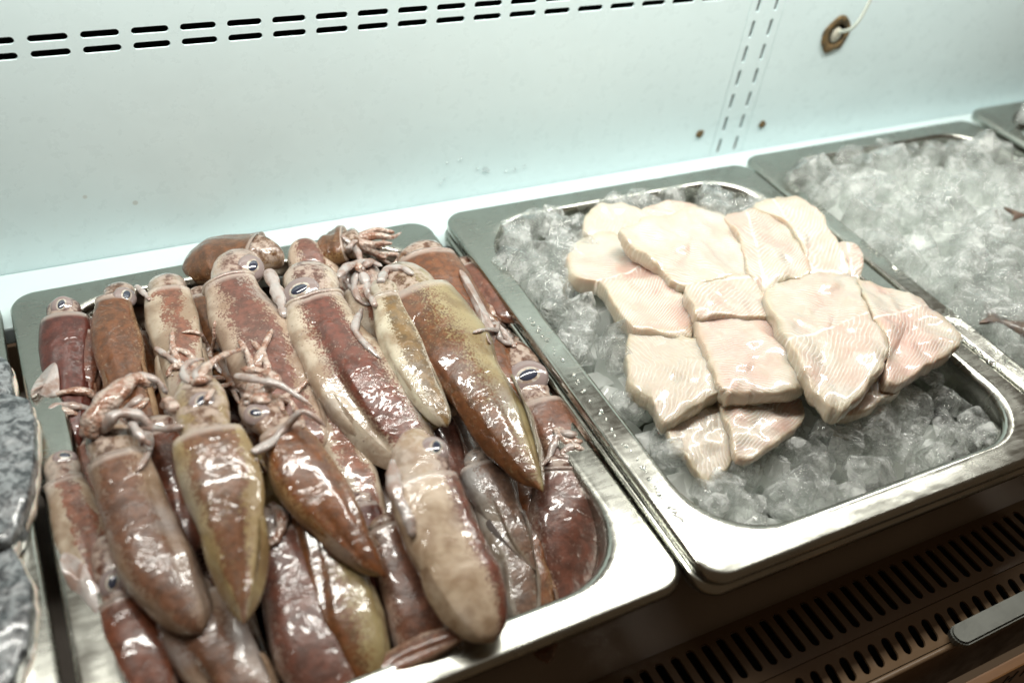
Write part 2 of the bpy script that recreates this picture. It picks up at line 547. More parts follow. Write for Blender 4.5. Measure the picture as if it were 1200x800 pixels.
def rect(x0, x1, z0, z1): return [(x0, z0), (x1, z0), (x1, z1), (x0, z1)]


panel_with_slots('panel', rect(-0.40, 0.5005, ZB, ZT), rows, 0.0016, MAT['wall'], wall, XF)
panel_with_slots('panel', rect(0.5009, 0.5345, ZB, ZT), cols, 0.0016, MAT['wall'], wall, XF)
panel_with_slots('panel', rect(0.5349, 1.60, ZB, ZT), [stadium(0.6004, 0.0888, 0.0240, 0.0200)], 0.0016, MAT['wall'], wall, XF)
box('duct_shade_sheet', -0.90, 1.1, 0.030, 0.034, ZB, ZT, MAT['slot_shade'], wall, 0)  # flat black sheet behind the wall slots, shade put in as colour
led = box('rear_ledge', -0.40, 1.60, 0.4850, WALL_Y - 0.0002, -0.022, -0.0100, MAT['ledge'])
tag(led, kind='structure')
flo = box('case_floor', -0.40, 1.60, 0.182, WALL_Y - 0.001, FLOOR_Z - 0.012, FLOOR_Z, MAT['floor'])
tag(flo, kind='structure')

# rusty cable hole and screws on the wall
hole = empty('cable_hole', (0.6004, WALL_Y, 0.0888))
tag(hole, 'rust-ringed round hole in the white wall with a pale cable through it', 'cable hole')


def annulus(name, r0, r1, y, mat, parent, n=40, wob=0.10, seed=0, th=0.0010):
    vs, fs = [], []
    for i in range(n):
        a = 2 * math.pi * i / n
        w = 1 + wob * noise.noise(Vector((math.cos(a) * 1.7 + seed, math.sin(a) * 1.7, seed)))
        drip = 1 + 0.06 * max(0, math.cos(a + math.pi / 2 + 0.3)) ** 12
        for r, yy in ((r0, y), (r0, y - th), (r1 * w * drip, y - th), (r1 * w * drip * 1.03, y)):
            vs.append((r * math.cos(a), yy, r * math.sin(a)))
    for i in range(n):
        j = (i + 1) % n
        for q in range(3):
            fs.append((i * 4 + q, j * 4 + q, j * 4 + q + 1, i * 4 + q + 1))
    return mesh_obj(name, vs, fs, mat, parent)


annulus('rust_ring', 0.0088, 0.0145, -0.0001, MAT['rust'], hole, 64, 0.14)
bm = bmesh.new(); bmesh.ops.create_uvsphere(bm, u_segments=20, v_segments=12, radius=0.0062)
for q in bm.verts: q.co = Vector((q.co.x * 0.9 + 0.0006, q.co.y * 0.5 + 0.001, q.co.z * 1.1 - 0.001))
bm_obj('sealant_plug', bm, MAT['plug'], hole, True)


def tube(pts, rad, n=12, ns=8, mat=None, name='tube', parent=None, taper=None, flat=1.0, caps=True):
    P = catmull(pts, n)
    vs, fs = [], []
    up = Vector((0, 0, 1))
    for i, p in enumerate(P):
        t = (P[min(i + 1, n - 1)] - P[max(i - 1, 0)]).normalized()
        s = t.cross(up)
        if s.length < 1e-4: s = t.cross(Vector((0, 1, 0)))
        s.normalize(); w = s.cross(t)
        f = i / (n - 1)
        r = rad * (taper(f) if taper else 1)
        for j in range(ns):
            a = 2 * math.pi * j / ns
            vs.append(p + s * (r * math.cos(a)) + w * (r * flat * math.sin(a)))
    for i in range(n - 1):
        for j in range(ns):
            a, b = i * ns + j, i * ns + (j + 1) % ns
            fs.append((a, b, b + ns, a + ns))
    if caps:
        fs.append(tuple(range(ns))[::-1]); fs.append(tuple((n - 1) * ns + j for j in range(ns)))
    if mat is None: return vs, fs
    return mesh_obj(name, vs, fs, mat, parent)


tube([(0.001, 0.002, 0.0), (0.0025, -0.012, 0.010), (0.008, -0.014, 0.028), (0.014, -0.012, 0.060)], 0.0014, 14, 8, MAT['cable'], 'cable', hole)
for sx, sz, lab in ((0.4837, 0.0136, 'small rusty screw in the wall beside the slotted strip, over the fillet tray'),
                    (0.5494, 0.0134, 'small rusty screw in the wall between the slotted strip and cable hole')):
    sc = empty('rusty_screw', (sx, WALL_Y, sz))
    tag(sc, lab, 'screw', 'rusty screws in the back wall')
    annulus('rust_ring', 0.0012, 0.0034, -0.0001, MAT['rust'], sc, 24, 0.3, sx * 50, 0.0005)
    bm = bmesh.new(); bmesh.ops.create_uvsphere(bm, u_segments=14, v_segments=8, radius=0.0021)
    for q in bm.verts: q.co.y *= 0.5
    bm_obj('screw_head', bm, MAT['rust'], sc, True)

# front grille, its rolled lip and the front fittings
gr = empty('air_grille', (0.3, 0.15, FLOOR_Z))
tag(gr, 'dark steel air grille with two rows of slots in front of trays', 'grille')
holes = [stadium(0.2612 + 0.00965 * i, 0.1642, 0.0250, 0.0052, False) for i in range(-20, 45)]
T0 = Matrix.Translation((-0.3, -0.15, 0.0045))
panel_with_slots('slot_sheet', rect(0.0, 0.75, 0.1468, 0.1815), holes, 0.0014, MAT['bronze'], gr, T0)
holes = [stadium(0.3279 + 0.0101 * i, 0.0095, 0.0130, 0.0056, False) for i in range(-28, 38)]
T1 = Matrix.Translation((-0.3, -0.15 + 0.1266, -0.0015)) @ Matrix.Rotation(math.radians(15), 4, 'X')
panel_with_slots('slot_sheet', rect(0.0, 0.75, 0.0, 0.0208), holes, 0.0014, MAT['bronze'], gr, T1)
tube([(-0.30, -0.0255, -0.0022), (0.45, -0.0255, -0.0022)], 0.0018, 2, 10, MAT['bronze'], 'rolled_lip', gr)
box('channel_shade_floor', -0.3, 0.45, -0.022, 0.031, -0.034, -0.030, MAT['slot_shade'], gr, 0)  # blackened floor under the grille, painted as the shade below the slots
box('channel_shade_back', -0.3, 0.45, 0.0312, 0.0330, -0.034, -0.0125, MAT['slot_shade'], gr, 0)  # added dark plate closing the gap so the grille slots look shaded
box('front_face', -0.3, 0.45, -0.0262, -0.0245, -0.060, -0.0035, MAT['bronze'], gr, 0)

rail = empty('steel_rail', px(1160, 722, -0.060))
tag(rail, 'brushed steel rail with a rounded end along the grille lip', 'rail')
a, b = px(1128, 742, -0.058), px(1330, 640, -0.058)
d = (b - a).normalized(); side = Vector((-d.y, d.x, 0))
loop = []
for i in range(13):
    t = math.radians(90 + 180 * i / 12)
    loop.append(a + d * (0.006 * math.cos(t)) + side * (0.0062 * math.sin(t)))
loop += [b - side * 0.0062, b + side * 0.0062]
bm = bmesh.new()
f = bm.faces.new([bm.verts.new(p - rail.location) for p in loop])
r = bmesh.ops.extrude_face_region(bm, geom=[f])
bmesh.ops.translate(bm, verts=[q for q in r['geom'] if isinstance(q, bmesh.types.BMVert)], vec=(0, 0, -0.006))
bmesh.ops.recalc_face_normals(bm, faces=bm.faces)
bmesh.ops.bevel(bm, geom=list(bm.edges), offset=0.0012, segments=2, affect='EDGES')
bm_obj('rail_bar', bm, MAT['trim'], rail)

sign = empty('wooden_sign_board', (0.38, 0.108, -0.075))
tag(sign, 'brown wooden board with dark lettering below the steel rail', 'sign')
box('board', -0.0265, 0.17, -0.006, 0.0, -0.07, -0.003, MAT['wood'], sign, 0.001)
strip = box('steel_door_strip', 0.22, 0.3515, 0.100, 0.108, -0.140, -0.082, MAT['trim'])
tag(strip, 'plain steel strip beside the wooden board under the grille', 'steel strip')
for i, (ch, xo) in enumerate((('I', -0.014), ('H', 0.003), ('8', 0.019), ('H', 0.035), ('H', 0.052))):
    fc = bpy.data.curves.new('lettering', 'FONT'); fc.body = ch; fc.size = 0.016; fc.extrude = 0.0002
    fo = bpy.data.objects.new('lettering', fc); C.objects.link(fo)
    me = bpy.data.meshes.new_from_object(fo.evaluated_get(bpy.context.evaluated_depsgraph_get()))
    bpy.data.objects.remove(fo)
    me.transform(Matrix.Translation((xo, -0.0062, -0.020)) @ Matrix.Rotation(math.radians(90), 4, 'X'))
    me.materials.clear(); me.materials.append(MAT['ink'])
    link(bpy.data.objects.new('lettering', me), sign)

# ------------------------------------------------------------------ pans
PW, PD = 0.265, 0.325
PROFILE = [(0.0030, -0.0068, 0.012), (0.0004, -0.0072, 0.014), (0.0, -0.0055, 0.0145), (0.0, -0.0018, 0.0145), (0.0010, -0.0003, 0.0140),
           (0.0026, 0.0, 0.0135), (0.0120, -0.0006, 0.036), (0.0140, -0.0002, 0.042), (0.0156, -0.0002, 0.0440), (0.0172, -0.0014, 0.0440), (0.0184, -0.0042, 0.0435),
           (0.0196, -0.012, 0.043), (0.0235, -0.046, 0.040), (0.0260, -0.057, 0.038), (0.0310, -0.0625, 0.034), (0.0400, -0.0635, 0.028),
           (0.08, -0.0635, 0.02)]


def pan_mesh(depth=0.0635):
    vs, fs = [], []
    n = 10
    L = 4 * (n + 1)
    for d, z, r in PROFILE:
        x0, x1, y0, y1 = d, PW - d, -PD + d, -d
        for cx, cy, a0 in ((x1 - r, y1 - r, 0), (x0 + r, y1 - r, 90), (x0 + r, y0 + r, 180), (x1 - r, y0 + r, 270)):
            for i in range(n + 1):
                a = math.radians(a0 + 90 * i / n)
                vs.append((cx + r * math.cos(a), cy + r * math.sin(a), z))
    for i in range(len(PROFILE) - 1):
        for j in range(L):
            a, b = i * L + j, i * L + (j + 1) % L
            fs.append((a, b, b + L, a + L))
    fs.append(tuple((len(PROFILE) - 1) * L + j for j in range(L)))
    me = bpy.data.meshes.new('food_pan')
    me.from_pydata(vs, [], fs)
    me.polygons.foreach_set('use_smooth', [True] * len(me.polygons))
    me.materials.append(MAT['steel'])
    me.update()
    return me


PAN = pan_mesh()
PANS = {}


def pan(key, x, y, z, yaw, label):
    o = link(bpy.data.objects.new('food_pan', PAN))
    o.location = (x, y, z)
    o.rotation_euler = (0, 0, yaw)
    tag(o, label, 'pan', 'steel pans in the display case')
    PANS[key] = o
    return o


pan('squid', -0.0383, 0.5031, 0.0, 0.0131, 'steel pan heaped with whole raw squid')
pan('fillet', 0.2345, 0.4972, 0.0087, -0.0036, 'upper steel pan holding fish fillets on ice')
pan('fillet_under', 0.2333, 0.4978, -0.0006, -0.0036, 'lower steel pan nested under the pan of fillets')
pan('ice', 0.5022, 0.5045, 0.0087, -0.002, 'steel pan of ice chunks with small brown fish in it')
pan('far', 0.7720, 0.512, 0.0130, 0.0, 'steel pan of ice beyond the pan with brown fish')
pan('dark', -0.3080, 0.5020, 0.0, 0.010, 'steel pan with dark mottled fish pieces')


# ------------------------------------------------------------------ squid
def eye(parent, origin, pos, r, normal, pup_ang=0.0, ring=True):
    """eyeball with a pale disc and a dark slotted pupil looking along normal"""
    nrm = normal.normalized()
    q = nrm.to_track_quat('Z', 'Y').to_matrix() @ Matrix.Rotation(pup_ang, 3, 'Z')
    def put(name, mat, sx, sy, sz, off, par, seg=18):
        bm = bmesh.new()
        bmesh.ops.create_uvsphere(bm, u_segments=seg, v_segments=12, radius=1)
        for vv in bm.verts:
            vv.co = q @ Vector((vv.co.x * sx, vv.co.y * sy, vv.co.z * sz + off)) + (pos - origin)
        return bm_obj(name, bm, mat, par, True)
    e = put('eye', MAT['eye_rim'], r * 1.30, r * 1.16, r * 0.44, -r * 0.06, parent)
    put('iris', MAT['eye'], r * 0.98, r * 0.78, r * 0.34, r * 0.08, e)
    put('pupil', MAT['pupil'], r * 0.58, r * 0.36, r * 0.10, r * 0.36, e, 14)
    return e


PROF = {'point': [(0, .02), (.03, .11), (.10, .27), (.2, .47), (.35, .72), (.52, .90), (.7, .99), (.9, 1.0), (1, .96)],
        'blunt': [(0, .03), (.02, .26), (.06, .45), (.12, .60), (.22, .76), (.4, .93), (.6, 1.0), (.8, .98), (1, .86)]}


def prof(kind, s):
    T = PROF[kind]
    return float(np.interp(s, [a for a, _ in T], [b for _, b in T]))


PI = math.pi
CAMP = Vector((0, 0, CAMZ))
BODIES, LATER = [], []


def squid(label, collar, tail, z, w, mat, head=None, zh=None, eyes=(), bend=0.0, flat=0.56, kind='point', roll=0.0,
          arms=0, arm_px=(), fins=0.6, lift=0.0, seed=None, pale_arm=(), fin_px=None, armdir=None):
    """collar/tail/head: photo pixels of the mantle opening, tail tip and head end; z: (collar, tail) heights of the body axis"""
    seed = seed if seed is not None else random.random() * 100
    rnd = random.Random(int(seed * 991))
    if bend == 0: bend = rnd.uniform(-.05, .05)
    c, t = px(*collar, z[0]), px(*tail, z[1])
    mid = px((collar[0] + tail[0]) / 2, (collar[1] + tail[1]) / 2, (z[0] + z[1]) / 2 + lift)
    ax = (c - t); Lm = ax.length
    perp = Vector((-ax.y, ax.x, 0)).normalized()
    mid += perp * bend * Lm
    R = w / 2 * depth(mid) / FPX
    def ext(Rr):
        dr = (c - t).normalized(); sd_ = dr.cross(Vector((0, 0, 1))).normalized(); up_ = sd_.cross(dr)
        iu = Vector((collar[0] - tail[0], collar[1] - tail[1])).normalized()
        vals = []
        for j in range(24):
            q = mid + sd_ * Rr * math.sin(j * PI / 12) + up_ * Rr * flat * math.cos(j * PI / 12)
            cc = ROT.T @ np.array([q.x, q.y, q.z - CAMZ])
            uu, vv_ = 600 + FPX * cc[0] / -cc[2], 400 - FPX * cc[1] / -cc[2]
            vals.append(-uu * iu.y + vv_ * iu.x)
        return max(vals) - min(vals)
    for _ in range(3): R *= (w * 1.02) / ext(R)
    root_loc = Vector((mid.x, mid.y, min(z) - R * flat))
    spine = catmull([t, t.lerp(mid, .5) + perp * bend * Lm * .25, mid, mid.lerp(c, .5) + perp * bend * Lm * .25, c], 41)
    if head is not None:
        h = px(*head, zh if zh is not None else z[0])
    else:
        h = c + ax.normalized() * R * 1.0
    hl = (h - c)
    rings = []  # centre, radius factor, along
    for i in range(0, 41):
        s = i / 40
        rings.append((spine[i], prof(kind, s) * (1 + .07 * math.sin(s * 7.5 + seed) * min(1, s * 4)), s))
    ct = (spine[40] - spine[36]).normalized()
    rings += [(c + ct * R * .04, .87, 1.0), (c - ct * R * .02, .80, 1.01), (c - ct * R * .12, .66, 1.02)]
    for f, rr in ((.10, .64), (.25, .70), (.45, .76), (.62, .73), (.78, .60), (.90, .44), (.98, .26), (1.0, .08)):
        rings.append((c + hl * f - ct * R * 0.1 * (1 - f), rr, 1.05 + f * .4))
    ns = 44
    creases = [(rnd.uniform(-.45, .45), rnd.uniform(.05, .11), rnd.uniform(.06, .20), rnd.uniform(-.1, .3), rnd.uniform(.6, 1.1)) for _ in range(2)]
    vs, ang, alg, fs = [], [], [], []
    n = len(rings)
    centres = [r[0] for r in rings]
    for i, (p, rf, s) in enumerate(rings):
        if i <= 40: tt = spine[min(i + 1, 40)] - spine[max(i - 1, 0)]
        elif i <= 43: tt = ct
        else: tt = hl if hl.length > 1e-5 else ct
        tt = tt.normalized()
        sd = tt.cross(Vector((0, 0, 1))).normalized(); up = sd.cross(tt)
        for j in range(ns):
            a = 2 * math.pi * j / ns - math.pi  # 0 = up
            r = R * rf
            fl = flat if s <= 1.0 else flat * 1.12
            sag = 1 + 0.10 * max(0.0, -math.cos(a)) * abs(math.sin(a)) * 2
            ca_ = math.cos(a); ca_ = math.copysign(abs(ca_) ** 0.88, ca_)
            dirv = sd * math.sin(a) * sag + up * ca_ * fl * (0.86 if ca_ < 0 else 1.0)
            q = p + dirv * r
            nn = noise.noise(Vector((q.x * 30 + seed, q.y * 30, q.z * 30))) * 0.17 + noise.noise(Vector((q.x * 110, q.y * 110 + seed, q.z * 110))) * 0.030
            cr = 0.0
            for ca, cw, cd, c0, c1 in creases:
                if s <= 1.0: cr -= cd * math.exp(-((a / math.pi - ca - 0.25 * (s - .5)) / cw) ** 2) * max(0.0, math.sin(math.pi * min(1, max(0, (s - c0) / (c1 - c0)))))
            q += dirv * R * (nn + cr) * (1 if rf > .2 else rf * 3)
            vs.append(q - root_loc)
            aa = (a + roll) / math.pi
            aa = (aa + 1) % 2 - 1
            ang.append(aa); alg.append(s)
    for i in range(n - 1):
        for j in range(ns):
            a, b = i * ns + j, i * ns + (j + 1) % ns
            fs.append((a, a + ns, b + ns, b))
    fs.append(tuple(range(ns))); fs.append(tuple((n - 1) * ns + j for j in range(ns))[::-1])
    body = mesh_obj('squid', vs, fs, SQ[mat])
    body.location = root_loc
    me = body.data
    for nm, data in (('ang', ang), ('along', alg)):
        at = me.attributes.new(nm, 'FLOAT', 'POINT'); at.data.foreach_set('value', data)
    tag(body, label, 'squid', 'raw squid heaped in the steel pan')
    # fins: thin rounded flaps hugging the tail half
    if fins:
        for sg in (-1, 1):
            V, F, A = [], [], []
            nu, nv = 16, 6
            for i in range(nu + 1):
                s = 0.02 + 0.50 * i / nu
                k_ = s * 40; i0 = min(int(k_), 39)
                p = spine[i0].lerp(spine[i0 + 1], k_ - i0)
                tt = (spine[min(i0 + 2, 40)] - spine[max(i0 - 1, 0)]).normalized()
                sd = tt.cross(Vector((0, 0, 1))).normalized(); up = sd.cross(tt)
                rr = R * prof(kind, s)
                wid = R * 0.26 * fins * math.sin(math.pi * min(1, (i / nu) ** 0.8)) ** 0.75
                for layer in (0, 1):
                    for j in range(nv + 1):
                        f = j / nv
                        a0 = 0.95 + 0.35 * f
                        base = p + sd * sg * rr * math.sin(a0) * 0.98 + up * rr * flat * math.cos(a0)
                        q = base + sd * sg * wid * f - up * (wid * f * (0.9 + 0.5 * f)) + up * (0.0006 - 0.0016 * layer) * (1 - 0.6 * f)
                        q += up * 0.0012 * noise.noise(Vector((q.x * 90 + seed, q.y * 90, 3))) * f * 2
                        V.append(q - root_loc)
            st = 2 * (nv + 1)
            for i in range(nu):
                for j in range(nv):
                    a = i * st + j; F.append((a, a + 1, a + st + 1, a + st))
                    b_ = a + nv + 1; F.append((b_, b_ + st, b_ + st + 1, b_ + 1))
                a = i * st + nv; F.append((a, a + nv + 1, a + st + nv + 1, a + st))
            fo = mesh_obj('fin', V, F, SQ[mat], body)
            at = fo.data.attributes.new('ang', 'FLOAT', 'POINT'); at.data.foreach_set('value', [0.5 * sg] * len(V))
    # eyes, set into the head where the photo's pixel meets it
    bvh = BVHTree.FromPolygons([v_ + root_loc for v_ in vs], fs)
    for e in eyes:
        d = (px(e[0], e[1], 0) - CAMP).normalized()
        hit, hn, _, _ = bvh.ray_cast(CAMP, d)
        if hit is None:
            hit = bvh.find_nearest(px(e[0], e[1], z[0] + R * .3))[0]; hn = (hit - c - hl * .5).normalized()
        if hn.dot(d) > 0: hn = -hn
        r = 1.18 * e[2] * depth(hit) / FPX
        nrm = (hn * 0.85 - d * 0.30).normalized()
        eye(body, root_loc, hit - hn * r * 0.20, r, nrm, e[4] if len(e) > 4 else 0.4)
    BODIES.append(([v_ + root_loc for v_ in vs], fs))
    # arms
    if arms:
        hd = (hl.normalized() if armdir is None else armdir)
        for i in range(arms):
            a = 2 * math.pi * i / arms + rnd.uniform(-.3, .3)
            sd = hd.cross(Vector((0, 0, 1))).normalized(); up = Vector((0, 0, 1))
            o = sd * math.cos(a) + up * math.sin(a) * .6
            L = R * rnd.uniform(1.3, 2.3)
            p0 = h - hl.normalized() * R * .12 + o * R * .26
            p1 = p0 + hd * L * .35 + o * L * .18
            p2 = p1 + hd * L * .30 + o * L * rnd.uniform(0, .3) + up * rnd.uniform(-.2, .12) * L
            p3 = p2 + hd * L * rnd.uniform(-.2, .3) + sd * rnd.uniform(-.45, .45) * L - up * rnd.uniform(0, .2) * L
            tube([p - root_loc for p in (p0, p1, p2, p3)], R * rnd.uniform(.15, .21), 14, 8, MAT['arm'], 'arm', body, lambda f: 1 - .78 * f)
    for it in arm_px: LATER.append(('arm', body, root_loc, it))
    for it in fin_px or (): LATER.append(('fin', body, root_loc, it))
    return body


def finish_squid():
    """lay the loose arms and flaps on whatever they fall on"""
    V, F = [], []
    for vs, fs in BODIES:
        o = len(V); V += vs; F += [tuple(i + o for i in f) for f in fs]
    bvh = BVHTree.FromPolygons(V, F)

    def on(u, vv, zmin):
        d = (px(u, vv, 0) - CAMP).normalized()
        hit = bvh.ray_cast(CAMP, d)[0]
        p = px(u, vv, zmin)
        if hit is None or hit.z < zmin - 0.012: return p
        return hit
    for kind, body, root, it in LATER:
        if kind == 'arm':
            path, pr, pale = it
            pts = [on(*q) for q in path]
            rr = pr * depth(pts[0]) / FPX
            P = catmull([Vector(p) for p in pts], 9)
            P = [p + (CAMP - p).normalized() * rr * .45 for p in P]
            ph = random.random() * 9
            tube([p - root for p in P], rr, 34, 12, MAT['flesh'] if pale else MAT['arm'], 'tentacle' if pale else 'arm', body,
                 lambda f: (1 - .50 * f ** 1.5) * min(1, .55 + 3 * f) * (1 + .16 * math.sin(f * 13 + ph) + .08 * math.sin(f * 31 + ph)) * (1 if f < .94 else max(.25, (1 - f) / .06)), 0.72)
        else:
            poly, fz, fm = it
            pts = [on(u, vv, fz) + Vector((0, 0, .0012)) for u, vv in poly]
            slab('fin', pts, 0.003, fm, body, root)


def slab(name, outline, thick, mat, parent=None, origin=Vector((0, 0, 0)), dome=0.35, rings=7, uvaxis=None, rough=0.0, seed=0.0, drape=None, nb=56):
    """rounded cushion-like slice with the given closed outline (points at mid height)"""
    m = len(outline)
    ctr = sum(outline, Vector((0, 0, 0))) / m
    # smooth closed outline
    B = []
    for i in range(nb):
        s = i / nb * m
        k_ = int(s); t = s - k_
        a, b, c, d = outline[(k_ - 1) % m], outline[k_ % m], outline[(k_ + 1) % m], outline[(k_ + 2) % m]
        B.append(0.5 * ((2 * b) + (c - a) * t + (2 * a - 5 * b + 4 * c - d) * t * t + (3 * b - a - 3 * c + d) * t ** 3))
    vs, fs = [], []
    lev = []
    h = thick / 2
    for i in range(rings + 1):        # top from centre outward
        f = i / rings
        lev.append((f * 0.955 if i else 0.02, h * (1 - dome * f ** 2.5)))
    lev += [(0.985, h * (0.86 - dome * .8)), (1.0, h * (0.45 - dome * .5)), (1.0, -h * 0.35), (0.975, -h * .8), (0.90, -h), (0.4, -h), (0.02, -h)]
    for f, z in lev:
        for p in B:
            q = ctr.lerp(p, f)
            dz = z
            if rough and z > -h * .9:
                dz += rough * (noise.noise(Vector((q.x * 55 + seed, q.y * 55, seed))) + .5 * noise.noise(Vector((q.x * 130 + seed, q.y * 130, seed))))
                if f > .9:
                    w = 1 + 0.07 * noise.noise(Vector((q.x * 120, q.y * 120, seed + z * 60))) + 0.03 * noise.noise(Vector((q.x * 420, q.y * 420, seed)))
                    q = ctr.lerp(p, f * w)
            vs.append(Vector((q.x, q.y, q.z + dz)) - origin)
    for i in range(len(lev) - 1):
        for j in range(nb):
            a, b = i * nb + j, i * nb + (j + 1) % nb
            fs.append((a, a + nb, b + nb, b))
    fs.append(tuple(range(nb))[::-1][::-1]); fs.append(tuple((len(lev) - 1) * nb + j for j in range(nb))[::-1])
    o = mesh_obj(name, vs, fs, mat, parent)
    at = o.data.attributes.new('edge', 'FLOAT', 'POINT')
    at.data.foreach_set('value', [f for f, _ in lev for _ in range(nb)])
    if uvaxis is not None:
        a0, a1 = uvaxis
        d = (a1 - a0); d.z = 0; d.normalize()
        pp = Vector((-d.y, d.x, 0))
        uvl = o.data.uv_layers.new(name='UVMap')
        co = np.array([list(v + origin - a0) for v in vs])
        U = co @ np.array(d); W = co @ np.array(pp)
        li = np.zeros(len(o.data.loops), dtype=np.int32); o.data.loops.foreach_get('vertex_index', li)
        uvl.data.foreach_set('uv', np.stack([U[li], W[li]], 1).ravel())
    return o


PI = math.pi
L_ = squid


def draped(u, v_, heading, n_, length, rad, seed, spread=60, pale=.18):
    """limp arms falling from a head at photo pixel (u, v_) over whatever lies there"""
    r = random.Random(seed)
    out = []
    for i in range(n_):
        th = math.radians(heading - spread + 2 * spread * (i + r.uniform(.2, .8)) / n_)
        x, y = u + r.uniform(-6, 6), v_ + r.uniform(-5, 5)
        path = [(x, y, -.03)]
        L = length * r.uniform(.7, 1.25)
        turn = r.uniform(-.75, .75)
        for q in range(4):
            x += math.cos(th) * L / 4; y += math.sin(th) * L / 4
            th += turn + r.uniform(-.25, .25)
            path.append((x, y, -.03))
        out.append((path, rad * r.uniform(.75, 1.2), r.random() < pale))
    return out


# --- back half of the heap, heads against the rear wall of the pan
L_('dark red squid draped along the pan edge with a cream fin flap', (76, 376), (82, 540), (.002, -.012), 60, 'darkred', (74, 350), .004, [(72, 357, 9, .012, 1.2)],
   fin_px=[([(66, 428), (46, 445), (37, 462), (40, 470), (58, 468), (70, 462)], .003, MAT['flesh'])])
L_('small red squid squeezed between the dark red and brown squid', (104, 392), (104, 520), (.000, -.014), 44, 'redbrown', (112, 372))
L_('plain brown squid with its pale eye at the rear rim', (133, 352), (178, 520), (.008, .000), 56, 'brown', (146, 334), .004, [(148, 346, 10, .014, 0.1)], kind='blunt')
L_('pale grey squid with rusty patches near its collar', (198, 345), (228, 500), (.009, .000), 66, 'pale', (192, 326), .002, kind='blunt', arm_px=[([(160, 335, .012), (168, 343, .014), (176, 352, .010)], 4, True)])
L_('big pink squid freckled with dark red dots', (268, 334), (372, 530), (.017, .004), 84, 'pinkspeck', (288, 296), .014, [(296, 312, 12, .026, 0.3)], kind='blunt',
   arm_px=[([(315, 318, .020), (326, 345, .020), (334, 372, .016)], 9, True)])
L_('brown speckled squid lying crosswise at the rear rim', (300, 300), (214, 322), (.008, -.004), 58, 'brownspeck', (318, 292), .006, bend=.10, kind='blunt', fins=0)
L_('rounded pink speckled squid end standing behind the silver eye', (388, 352), (352, 280), (-.010, .010), 52, 'pinkspeck', kind='blunt', fins=0)
L_('brown squid with curled arms at the rear rim', (405, 284), (372, 292), (.008, .000), 44, 'brownspeck', (424, 284), .008, arms=8, fins=0, kind='blunt')
L_('squid with broad dark red stripe and big silver eye', (368, 356), (512, 560), (.020, .000), 94, 'redstripe', (362, 312), .016, [(351, 340, 15, .030, 0.9)], kind='blunt')
L_('grey speckled squid with pale ragged arms behind the olive squid', (428, 345), (470, 450), (.002, -.004), 56, 'pale', (424, 304), .006, fins=0,
   arm_px=draped(424, 316, 200, 7, 45, 6, 11, 150, .5) + [([(396, 325, .012), (408, 312, .016), (430, 306, .018), (448, 312, .014)], 6, True), ([(424, 362, .020), (416, 385, .020), (430, 405, .016), (446, 420, .012)], 5, True)])
L_('large glossy brown squid with an olive flank and pointed tail', (488, 352), (636, 576), (.022, .010), 90, 'brownolive', (462, 316), .016, bend=-.02,
   arm_px=[([(446, 330, .022), (452, 318, .026), (470, 314, .026), (484, 322, .022)], 7, True)])
L_('narrow cream squid with an olive band resting on the brown one', (452, 348), (524, 500), (.030, .014), 44, 'olivecream', (446, 330), .028, kind='blunt', bend=.03, fins=0.6)
L_('orange brown squid with a lilac fin edge against the pan side', (502, 306), (604, 470), (.006, -.004), 80, 'orangebrown', (486, 292), .002, kind='blunt',
   fin_px=[([(538, 322), (546, 324), (562, 352), (578, 384), (580, 402), (572, 402), (556, 364)], .016, MAT['flesh'])])
L_('small reddish squid tail wedged beside the lilac fin edge', (548, 318), (606, 378), (-.004, .000), 44, 'redbrown', kind='blunt', fins=0)
L_('pink brown squid staring up with a big eye beside pan edge', (634, 474), (690, 640), (-.004, -.020), 64, 'pinkbrown', (596, 398), .000, [(619, 440, 17, .012, 0.5)], kind='blunt',
   arm_px=draped(600, 402, -120, 5, 45, 5, 10, 60, .5) + draped(655, 505, 60, 4, 50, 6, 14, 60, .6) + [([(598, 402, .006), (584, 388, .010), (568, 386, .012), (554, 390, .010)], 4, True), ([(660, 505, .006), (668, 522, .008), (660, 532, .008), (676, 540, .004)], 6, True)])
# --- front half
L_('maroon squid lying along the front corner wall of the pan', (654, 556), (668, 740), (-.010, -.034), 82, 'maroon', (652, 535), -.008, kind='blunt', roll=.3)
L_('cream squid with dark red edge and an open eye on top', (496, 566), (578, 752), (.028, .008), 90, 'creamred', (486, 505), .026, [(511, 524, 13, .041, 0.0)], kind='blunt', bend=.02,
   arm_px=[([(460, 540, .026), (464, 575, .022), (478, 605, .014), (484, 630, .008)], 9, True)])
L_('grey squid under the tail of the glossy brown one', (570, 548), (628, 668), (-.006, -.014), 56, 'grey')
L_('thin grey squid beside the red-edged cream squid', (580, 590), (616, 740), (-.012, -.022), 54, 'grey', kind='blunt')
L_('olive speckled squid pointing its narrow tail over the heap', (246, 512), (286, 732), (.036, .018), 90, 'olivespeck', (228, 438), .034, [(236, 470, 11, .051, 1.0)], flat=.55,
   arm_px=draped(230, 446, -85, 8, 62, 6, 5, 75) + [([(232, 446, .036), (244, 428, .040), (262, 416, .038), (288, 408, .032)], 6, False), ([(222, 448, .034), (214, 436, .036), (222, 424, .034), (240, 420, .030)], 5, True),
           ([(214, 500, .032), (190, 502, .030), (160, 498, .026), (144, 488, .022)], 6, True), ([(206, 480, .036), (196, 470, .034), (190, 478, .030)], 9, False)])
